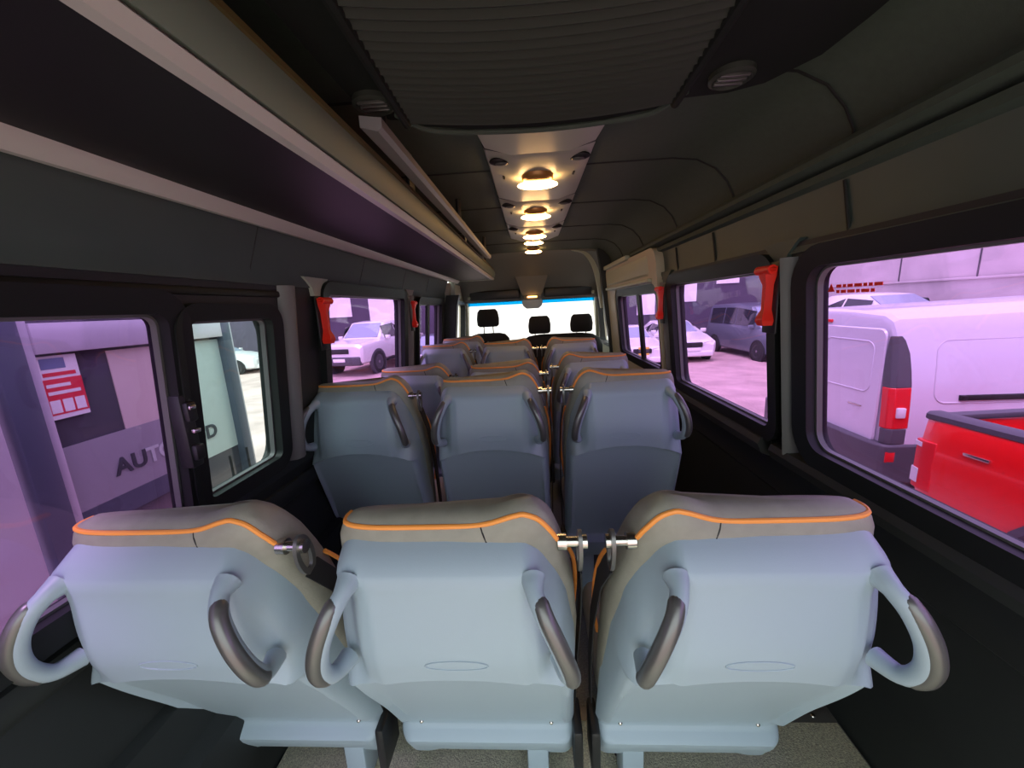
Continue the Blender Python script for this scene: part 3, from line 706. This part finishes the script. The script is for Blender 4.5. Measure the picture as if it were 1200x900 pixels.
HB = [(0, .30, .62, .68, .72, .62), (.10, .22, .74, .80, .82, .70), (.9, .2, .92, .97, .87, .74), (1.2, .2, .95, 1.0, .875, .72), (2.0, .2, .97, 1.40, .875, .62), (2.5, .2, .98, 1.44, .875, .63), (3.2, .2, .99, 1.42, .875, .62), (3.85, .25, 1.0, 1.10, .86, .68), (4.05, .32, .86, .92, .82, .68)]
car('hatchback', 'white hatchback facing the van next to the grey people carrier', 'car', (6.10, 14.9, -1.10), R(0), 'white', HB, (.85, 3.35), .32, [(4, 5, (-.6, .03, .08, .12)), (5, 7, (.04, .30, .08, .12))], (3, 4), (6, 7), 1.06, front=dict(lampz=.60, bz0=.22, bz1=.42, pz=.42, bumper='white'))
def sticker_extra(t):
    for z0, z1, m in ((.72, .80, 'yellow'), (.60, .70, 'letter'), (.50, .57, 'yellow')):
        q = MB(); q.box(-.16, .22, -.075, -.055, z0, z1, .004); q.build('sticker', m, t)
car('hatchback', 'white car with yellow and black stickers seen through the sliding door window', 'car', (3.95, 14.0, -1.10), R(0), 'white', HB, (.85, 3.35), .32, [(4, 5, (-.6, .03, .08, .12)), (5, 7, (.04, .30, .08, .12))], (3, 4), (6, 7), 1.0, front=dict(lampz=.60, bz0=.22, bz1=.42, pz=.40, bumper='white'), extra=sticker_extra)
car('estate_car', 'small white car far off beyond the left sliding pane', 'car', (-13.0, 17.9, -1.10), R(100), 'white', HB, (.85, 3.35), .32, [(4, 5, (-.6, .03, .08, .12)), (5, 7, (.04, .20, .08, .12))], (3, 4), (6, 7), 1.0, front=dict(lampz=.60, bz0=.22, bz1=.42, pz=.40, bumper='white'))
car('estate_car', 'white car showing only its roof behind the white van', 'car', (9.25, 8.6, -.36), R(0), 'white', [(a, b, c*1.05, d*1.10, e, f) for a, b, c, d, e, f in HB], (.85, 3.35), .34, [(4, 5, (-.6, .03, .08, .12)), (5, 7, (.04, .20, .08, .12))], (3, 4), (6, 7), 1.0, front=dict(lampz=.75, bz0=.22, bz1=.5, pz=.45, bumper='white'))
car('hatchback', 'dark car in the front left window beside the added pale facade', 'car', (-4.1, 14.6, -1.10), R(4), 'silver', HB, (.85, 3.35), .32, [(4, 5, (-.6, .03, .08, .12)), (5, 7, (.04, .30, .08, .12))], (3, 4), (6, 7), 1.0, front=dict(lampz=.60, bz0=.22, bz1=.42, pz=.40, bumper='silver'))

# --- white delivery van, rear corner towards us: local x = along its length (forward), y = across (left side at y=0)
VZ = gz(3.4)
dv = empty('delivery_van', (3.06, 3.34, VZ), R(-2), 'large white delivery van with red tail lamp filling the big right window', 'van')
def vs(x, w, zb, zt):   # cross-section across the van at length x; y from 0 (near side) to 1.85
    c = .925
    h = [(-w*.90, zb), (-w, zb+.08), (-w*1.005, .70), (-w*.985, 1.05), (-w*.93, zt-.16), (-w*.88, zt-.06), (-w*.78, zt-.012), (-w*.4, zt+.015), (0, zt+.022)]
    return [Vector((x, c+a, z)) for a, z in h]+[Vector((x, c-a, z)) for a, z in h[-2::-1]]
q = MB(); q.loft([vs(.0, .905, .42, 1.74), vs(.012, .918, .38, 1.775), vs(.05, .924, .32, 1.795), (vs(.9, .925, .25, 1.81)), vs(2.2, .925, .25, 1.83), vs(2.9, .92, .25, 1.80), vs(3.5, .91, .25, 1.15), vs(4.2, .88, .28, 1.0), vs(4.4, .78, .35, .8)]); q.build('body', 'vanwhite', dv, angle=25)
# rear bumper wrapping the corner
q = MB(); q.loft([[Vector((x, y, z)) for x, y in ((.55, -.012), (.10, -.024), (.0, -.026), (-.045, -.008), (-.07, .06), (-.085, .20), (-.10, .925), (-.085, 1.65), (-.04, 1.82), (.10, 1.87), (.55, 1.86), (.5, 1.7), (.1, 1.6), (.1, .2), (.5, .1))] for z in (.30, .36, .60, .66)]); q.build('rear_bumper', 'cladding', dv, bevel=.02)
# pillar lamp cluster on the near rear corner
def corner(z0, z1, a, b, name, m, rr=.0):
    mb = MB(); mb.loft([[Vector((xx, yy, z)) for xx, yy in ((a, -.004+k), (.02, -.014+k), (-.018, .015+k), (-.022, b+k), (.03, b+k), (.06, .03+k), (a, .03+k))] for z, k in ((z0, cy(z0)), ((z0+z1)/2, cy((z0+z1)/2)), (z1, cy(z1)))]); return mb.build(name, m, dv, bevel=.008)
def cy(z): return 0 if z < .72 else (.013*(z-.7)/.35 if z < 1.05 else .013+.052*(z-1.05)/.55)
corner(.66, .80, .14, .07, 'lamp_socket', 'cladding'); corner(.80, 1.16, .15, .08, 'tail_lamp', 'redlens')
mb = MB(); mb.loft([[Vector((xx, yy, z)) for xx, yy in ((a, -.004+cy(z)), (.02, -.012+cy(z)), (-.016, .015+cy(z)), (-.02, b+cy(z)), (.03, b+cy(z)), (a, .03+cy(z)))] for z, a, b in ((1.16, .15, .08), (1.3, .14, .075), (1.45, .12, .06), (1.56, .08, .04), (1.60, .05, .03))]); mb.build('corner_pillar', 'cladding', dv, bevel=.006)
q = MB(); q.box(.03, .10, -.022, .02, .90, .99, .008); q.build('reversing_lamp', 'lens', dv)
q = MB(); q.box(-.045, -.005, .02, .14, .52, .62, .008); q.box(-.02, .06, -.026, .05, .50, .60, .008); q.build('reflector', 'redlens', dv)
# rear doors: panel grooves, handle, brake light
dd = MB(); dd.loft([[Vector((-.014, y, z)) for y, z in rrect(.12, .915, .62, 1.66, .07)], [Vector((-.03, y, z)) for y, z in rrect(.125, .91, .63, 1.65, .065)], [Vector((-.03, y, z)) for y, z in rrect(.14, .895, .645, 1.63, .06)]]); d1 = dd.build('rear_door', 'vanwhite', dv)
dd = MB(); dd.loft([[Vector((-.014, y, z)) for y, z in rrect(.925, 1.72, .62, 1.66, .07)], [Vector((-.03, y, z)) for y, z in rrect(.93, 1.715, .63, 1.65, .065)]]); dd.build('rear_door', 'vanwhite', dv)
q = MB(); q.tube([Vector((-.030, y, z)) for y, z in rrect(.22, .82, 1.08, 1.54, .08)+[rrect(.22, .82, 1.08, 1.54, .08)[0]]], .006, 6); q.build('pressing', 'vanwhite', d1)
q = MB(); q.box(-.055, -.028, .80, .90, 1.06, 1.10, .012); q.build('door_handle', 'chrome', d1)
q = MB(); q.box(-.036, -.028, .28, .44, .93, .945, .003); q.build('badge', 'chrome', d1)
q = MB(); q.box(-.02, .03, .80, 1.05, 1.685, 1.715, .008); q.build('brake_light', 'redlens', dv)
# side: window pressing, sliding door track and handle, wheels
pr = [(x, z) for x, z in rrect(.33, 1.35, 1.02, 1.55, .09)]
q = MB(); q.tube([Vector((x, .005+cy(z)-.003, z)) for x, z in pr+pr[:1]], .008, 6); q.build('pressing', 'vanwhite', dv)
q = MB(); q.box(.52, 1.75, -.006, .03, 1.04, 1.085, .006); q.build('slide_track', 'dark', dv)
q = MB(); q.cyl((.55, .0, 1.0625), (0, 1, 0), .024, .012, 14); q.build('track_end', 'cladding', dv)
q = MB(); q.box(1.52, 1.72, -.03, .01, .97, 1.01, .012); q.build('door_handle', 'chrome', dv)
q = MB(); q.box(.60, 2.6, -.014, .02, .42, .56, .012); q.build('side_moulding', 'cladding', dv)
for x in (.85, 3.55):
    for y, s in ((.06, -1), (1.79, 1)):
        q = MB(); q.lathe((x, y, .32), (0, s, 0), [(0, 0), (.39, 0), (.39, .062), (.35, .066), (.35, .055), (0, .055)], 28); q.build('wheel_arch', 'tyre', dv)
        w_ = MB(); w_.lathe((x, y-s*.05, .32), (0, s, 0), [(.20, -.09), (.30, -.09), (.32, -.07), (.32, .09), (.30, .115), (.21, .115), (.2, .09)], 32); t_ = w_.build('wheel', 'tyre', dv)
        w_ = MB(); w_.lathe((x, y-s*.05, .32), (0, s, 0), [(.21, 0), (.21, .105), (.16, .09), (.05, .10), (0, .10)], 24); w_.build('rim', 'rim', t_)
q = MB(); q.prism([(3.0, .02, 1.1), (3.42, .03, 1.1), (2.95, .09, 1.62), (2.4, .09, 1.62), (2.4, .02, 1.1)], (0, .02, 0)); q.build('side_window', 'carglass', dv, smooth=False)

# --- red pickup, parked alongside with its tail towards +y ; local: y=0 tail, body runs to -y ; near side x=0
rp = empty('pickup_truck', (2.58, 2.60, gz(2)), R(3.5), 'bright red pickup truck with dark bed rails nearest the big right window', 'pickup truck')
secs = []
for y, sh in ((0, 1), (-.02, 1), (-.12, 1), (-1.5, 1)):
    k = .03 if y == 0 else (.012 if y == -.02 else 0)
    secs.append([Vector((x, y, z)) for x, z in ((.10+k, .42), (.03+k, .50), (-.005+k, .66), (-.012+k, .85), (.0+k, 1.02), (.015+k, 1.12), (.035+k, 1.155), (.10, 1.155), (.10, .42))])
q = MB(); q.loft(secs); q.build('bed_side', 'redpaint', rp, angle=40)
q = MB(); q.loft([[Vector((1.86-v.x, v.y, v.z)) for v in s] for s in secs]); q.build('bed_side', 'redpaint', rp, angle=40)
q = MB(); q.box(.11, 1.75, -.06, -.005, .58, 1.14, .02); q.build('tailgate', 'redpaint', rp)
q = MB(); q.box(.10, 1.76, -1.48, -.06, .62, .66); q.build('bed_liner', 'dark', rp, smooth=False)
for x in (.02, 1.74):
    q = MB(); q.loft([[(x, y, 1.145), (x, y, 1.175), (x+.02, y, 1.19), (x+.09, y, 1.19), (x+.11, y, 1.17), (x+.11, y, 1.08)] for y in (-.005, -.03, -1.5)]); q.build('bed_rail', 'cladding', rp)
    q = MB(); q.box(x+.09 if x < 1 else x-.0, x+.115 if x < 1 else x+.02, -1.48, -.06, .64, 1.15, .0); q.build('bed_liner', 'dark', rp, smooth=False)
q = MB(); q.box(.10, 1.76, -.075, .0, 1.135, 1.175, .01); q.build('tailgate_cap', 'cladding', rp)
q = MB(); q.loft([[(-.010, -.12, z), (-.016, -.05, z), (.005, .012, z), (.11, .022, z), (.11, -.02, z), (.03, -.12, z)] for z in (.66, .72, .98, 1.0)]); tl = q.build('tail_lamp', 'redlens', rp, bevel=.006)
for z0, z1 in ((.70, .80), (.955, .985)):
    q = MB(); q.loft([[(-.018, -.045, z), (-.002, .0145, z), (.05, .024, z), (.05, 0, z), (0, -.03, z)] for z in (z0, z1)]); q.build('lamp_lens', 'lens', tl)
q = MB(); q.box(-.016, .0, -.40, -.27, .985, 1.003, .003); q.build('badge', 'chrome', rp)
q = MB(); q.box(.02, 1.84, -.02, .16, .40, .56, .04, 3); q.build('rear_bumper', 'cladding', rp)
q = MB(); cs = []
for y, zt, wt in ((-1.52, 1.22, .10), (-1.58, 1.70, .20), (-2.3, 1.82, .20), (-3.0, 1.80, .20), (-3.7, 1.20, .12), (-4.9, 1.08, .12), (-5.1, .8, .2)):
    cs.append([Vector((x, y, z)) for x, z in ((.08, .42), (.0, .60), (-.01, .90), (.0, 1.12), (wt, zt-.05), (wt+.08, zt), (.93, zt+.01), (1.86-wt-.08, zt), (1.86-wt, zt-.05), (1.86, 1.12), (1.87, .9), (1.86, .6), (1.78, .42))])
q.loft(cs); q.build('cab', 'redpaint', rp, angle=30)
for s in (0, 1):
    f = (lambda x: x) if s == 0 else (lambda x: 1.86-x)
    q = MB(); q.prism([(f(.012), -1.7, 1.14), (f(.16), -1.75, 1.62), (f(.175), -2.9, 1.70), (f(.012), -3.35, 1.16)], (0.01 if s else -.01, 0, 0)); q.build('side_window', 'carglass', rp, smooth=False)
    for y in (-.95, -4.2):
        q = MB(); q.lathe((f(.10), y, .39), ((1 if s else -1), 0, 0), [(0, 0), (.48, 0), (.48, .115), (.44, .12), (.43, .10), (0, .10)], 28); q.build('wheel_arch', 'cladding', rp)
        wheel(rp, f(.11), y, .39, .39, 1 if s else -1, .22)

# --- storefront on the left: glazing in aluminium frames at x = -2.6
SX = -2.60; G0 = -.65
sf = empty('storefront', (SX, 2.0, G0), 0, 'glazed storefront with pale aluminium frames outside the large left window', 'storefront')
def sbox(name, m, y0, y1, z0, z1, dx0=-.04, dx1=.04, bev=.004):
    q = MB(); q.box(SX+dx0, SX+dx1, y0, y1, z0, z1, bev); return at(sf, q.build(name, m))
sbox('door_stile', 'frame', 1.36, 1.64, G0, 2.6, -.05, .05)
sbox('mullion', 'greyframe', 1.68, 1.80, G0, 2.6, -.03, .06)
sbox('mullion_edge', 'frame', 1.80, 1.85, G0, 2.6, -.04, .04)
sbox('transom', 'frame', 1.85, 3.07, 1.24, 1.40, -.03, .05)
sbox('transom', 'frame', -2.0, 1.36, 1.24, 1.40, -.03, .05)
sbox('upper_glazing', 'shopdark', -2.0, 3.07, 1.40, 2.6, -.012, -.004, 0)
sbox('glazing', 'shopdark', 1.85, 3.07, G0+.1, 1.24, -.020, -.012, 0)
sbox('glazing', 'shopdark', -2.0, 1.36, G0+.1, 1.24, -.020, -.012, 0)
sbox('blind', 'shopbeige', 2.22, 2.70, .72, 1.22, -.010, -.004, 0)
sbox('blind', 'frostpale', 2.70, 3.07, .30, 1.22, -.010, -.004, 0)
sbox('frosted_band', 'frost', 1.86, 2.70, .33, .72, -.009, -.003, 0)
sbox('lower_band', 'greyframe', 1.86, 2.70, .20, .33, -.009, -.003, 0)
sbox('kick_rail', 'frame', -2.0, 3.07, G0, G0+.12, -.03, .05)
sbox('corner_post', 'greyframe', 3.07, 3.16, G0, 2.6, -.05, .05)
sbox('corner_post_edge', 'frame', 3.16, 3.185, G0, 2.6, -.04, .04)
sbox('floor_slab', 'concrete', -2.0, 3.12, G0, G0+.02, -5, -.06, 0)
sbox('fascia', 'frame', -2.0, 3.18, 2.6, 3.0, -.12, .10)
sbox('return_wall', 'shopdark', 3.09, 3.15, G0, 2.6, -6, -.10, 0)
rm = Matrix.Rotation(PI/2, 4, 'Z') @ Matrix.Rotation(PI/2, 4, 'X')
def sletters(body, y, z, size, m):
    return text_mesh('letter', body, size, m, Matrix.Translation((SX+.001, y, z)) @ rm, None, .002, .004)
for ch, y, m in (('A', 2.10, 'letter'), ('U', 2.20, 'letter'), ('T', 2.30, 'frostpale'), ('O', 2.385, 'frostpale'), ('D', 2.775, 'letter')):
    at(sf, sletters(ch, y, .455, .145, m))
for i, y in enumerate((2.75, 2.93)):
    bl = MB(); bl.tube([(SX+.18, y, G0), (SX+.18, y, .32)], .010, 8); tag(bl.build('railing_bar', 'black'), ('thin dark upright bar in front of the storefront, nearer the sash latch', 'thin dark upright bar in front of the storefront, nearer the corner post')[i], 'bar')
po = empty('poster', (SX+.004, 1.9, 1.06), 0, 'red and white poster stuck on the storefront glass', 'poster')
def pbox(name, m, y0, y1, z0, z1, d=.0):
    q = MB(); q.box(SX+.002, SX+.005+d, y0, y1, z0, z1); return at(po, q.build(name, m, smooth=False))
pbox('sheet', 'paper', 1.862, 2.05, .88, 1.225)
pbox('red_band', 'posterred', 1.862, 2.05, .905, 1.10, .002)
for k in range(3): pbox('panel', 'paper', 1.875+.058*k, 1.922+.058*k, .915, .985, .004)
pbox('blue_emblem', 'posterblue', 1.88, 1.99, 1.155, 1.212, .002); pbox('headline', 'posterred', 1.88, 2.03, 1.115, 1.135, .002)
for z, w in ((1.055, .11), (1.015, .15)): pbox('text_line', 'paper', 1.88, 1.88+w, z, z+.018, .004)

# --- far buildings and walls
shed = empty('shed_building', (0, 20.3, -1.10), 0, 'dark charcoal shed with an added white glare facade closing the yard ahead', 'building')
q = MB(); q.box(-24, -4.6, 21.2, 24, -1.10, 5.5); at(shed, q.build('dark_wall', 'shed', smooth=False))
q = MB(); q.box(4.6, 32, 20.3, 24, -1.10, 5.5); at(shed, q.build('dark_wall', 'shed', smooth=False))
q = MB(); q.box(-4.6, 4.6, 20.1, 24, -1.10, 5.5); at(shed, q.build('added_white_wall', 'facade', smooth=False))  # white wall added so the view through the windscreen blows out
q = MB(); q.box(-24.2, 32.2, 20.0, 24.2, 5.5, 5.8); at(shed, q.build('roof_edge', 'frame', smooth=False))
for i, (x0, x1, z0, z1) in enumerate(((-11.2, -9.9, 1.25, 2.3), (-8.9, -7.2, .95, 2.45), (7.75, 8.35, 1.15, 2.3), (9.3, 10.4, 1.95, 2.6), (5.4, 6.3, .6, 2.5))):
    q = MB(); yb = 21.16 if x0 < 0 else 20.26; q.box(x0, x1, yb, yb+.03, z0, z1); tag(q.build('banner', 'paper', smooth=False), ('white banner on the dark shed above the pickup bonnet', 'wide white banner on the dark shed above the pickup cab', 'narrow white banner on the dark shed above the white hatchback', 'small white banner high on the shed above the grey people carrier', 'tall white banner on the shed in the sliding door window')[i], 'banner')
rw = empty('retaining_wall', (10.6, 6, -1.1), 0, 'long pale concrete retaining wall behind the white van', 'wall')
q = MB(); q.box(10.6, 11.2, -6, 15.4, -1.1, 1.50); q.box(10.66, 11.2, -6, 15.4, 1.50, 2.35); at(rw, q.build('wall_face', 'concrete', smooth=False))
q = MB(); q.box(10.55, 10.68, -6, 15.4, 1.44, 1.50, .01); at(rw, q.build('ledge', 'concrete'))
for k in range(8):
    y = -2+2.0*k; q = MB(); q.box(10.645, 10.665, y, y+.03, 1.5, 2.34); at(rw, q.build('joint', 'cladding', smooth=False))
for i, (y, n) in enumerate(((9.6, 70), (7.2, 60))):
    q = MB()
    for k in range(n):
        a = random.uniform(0, 2*PI); rr = random.uniform(0, .55)
        c = Vector((10.95+.35*math.cos(a)*rr*1.4, y+rr*math.sin(a)*1.5, 2.33+random.uniform(0, .38)*(1-rr)))
        d = Vector((random.uniform(-1, 1), random.uniform(-1, 1), random.uniform(-.2, 1))).normalized()*.14; e = d.orthogonal().normalized()*.05
        q.loft([[c, c+e*.2], [c+d*.5+e, c+d*.5-e], [c+d, c+d*1.02]], closed=False, caps=False)
    for k in range(6): q.tube([(10.95, y+.1*k-.3, 2.33), (10.95, y+.12*k-.36, 2.6)], .01, 5)
    tag(q.build('bush', 'leaf', smooth=False), ('low olive bush on top of the retaining wall, further along', 'low olive bush on top of the retaining wall, nearer the frame edge')[i], 'bush')

# ------------------------------------------------------------------ light, sky, camera
w = bpy.data.worlds.new('overcast'); scn.world = w; w.use_nodes = True
nt = w.node_tree; bg = nt.nodes['Background']
bg.inputs['Color'].default_value = (.87, .96, .98, 1); bg.inputs['Strength'].default_value = 1.0
sun = bpy.data.lights.new('sun', 'SUN'); sun.energy = 1.6; sun.angle = R(25); sun.color = (1, .95, .88)
so = bpy.data.objects.new('sun', sun); COL.objects.link(so)
so.rotation_euler = Vector((.25, .42, -1)).to_track_quat('-Z', 'Y').to_euler()

F = 450.
Yc = Vector((22, 92, -F)).normalized(); u_ = Vector((-math.sin(R(2.3)), math.cos(R(2.3)), 0)); Zc = (u_-Yc*u_.dot(Yc)).normalized(); Xc = Yc.cross(Zc)
cam = bpy.data.cameras.new('camera'); cam.lens = 36*F/1200; cam.sensor_width = 36; cam.clip_start = .02
co = bpy.data.objects.new('camera', cam); COL.objects.link(co)
co.matrix_world = Matrix.Translation((0, 0, 1.36)) @ Matrix((Xc, Yc, Zc)).to_4x4()
scn.camera = co
vs_ = scn.view_settings; vs_.view_transform = 'Standard'; vs_.look = 'None'; vs_.gamma = 1; vs_.use_curve_mapping = False
vs_.exposure = 1.35
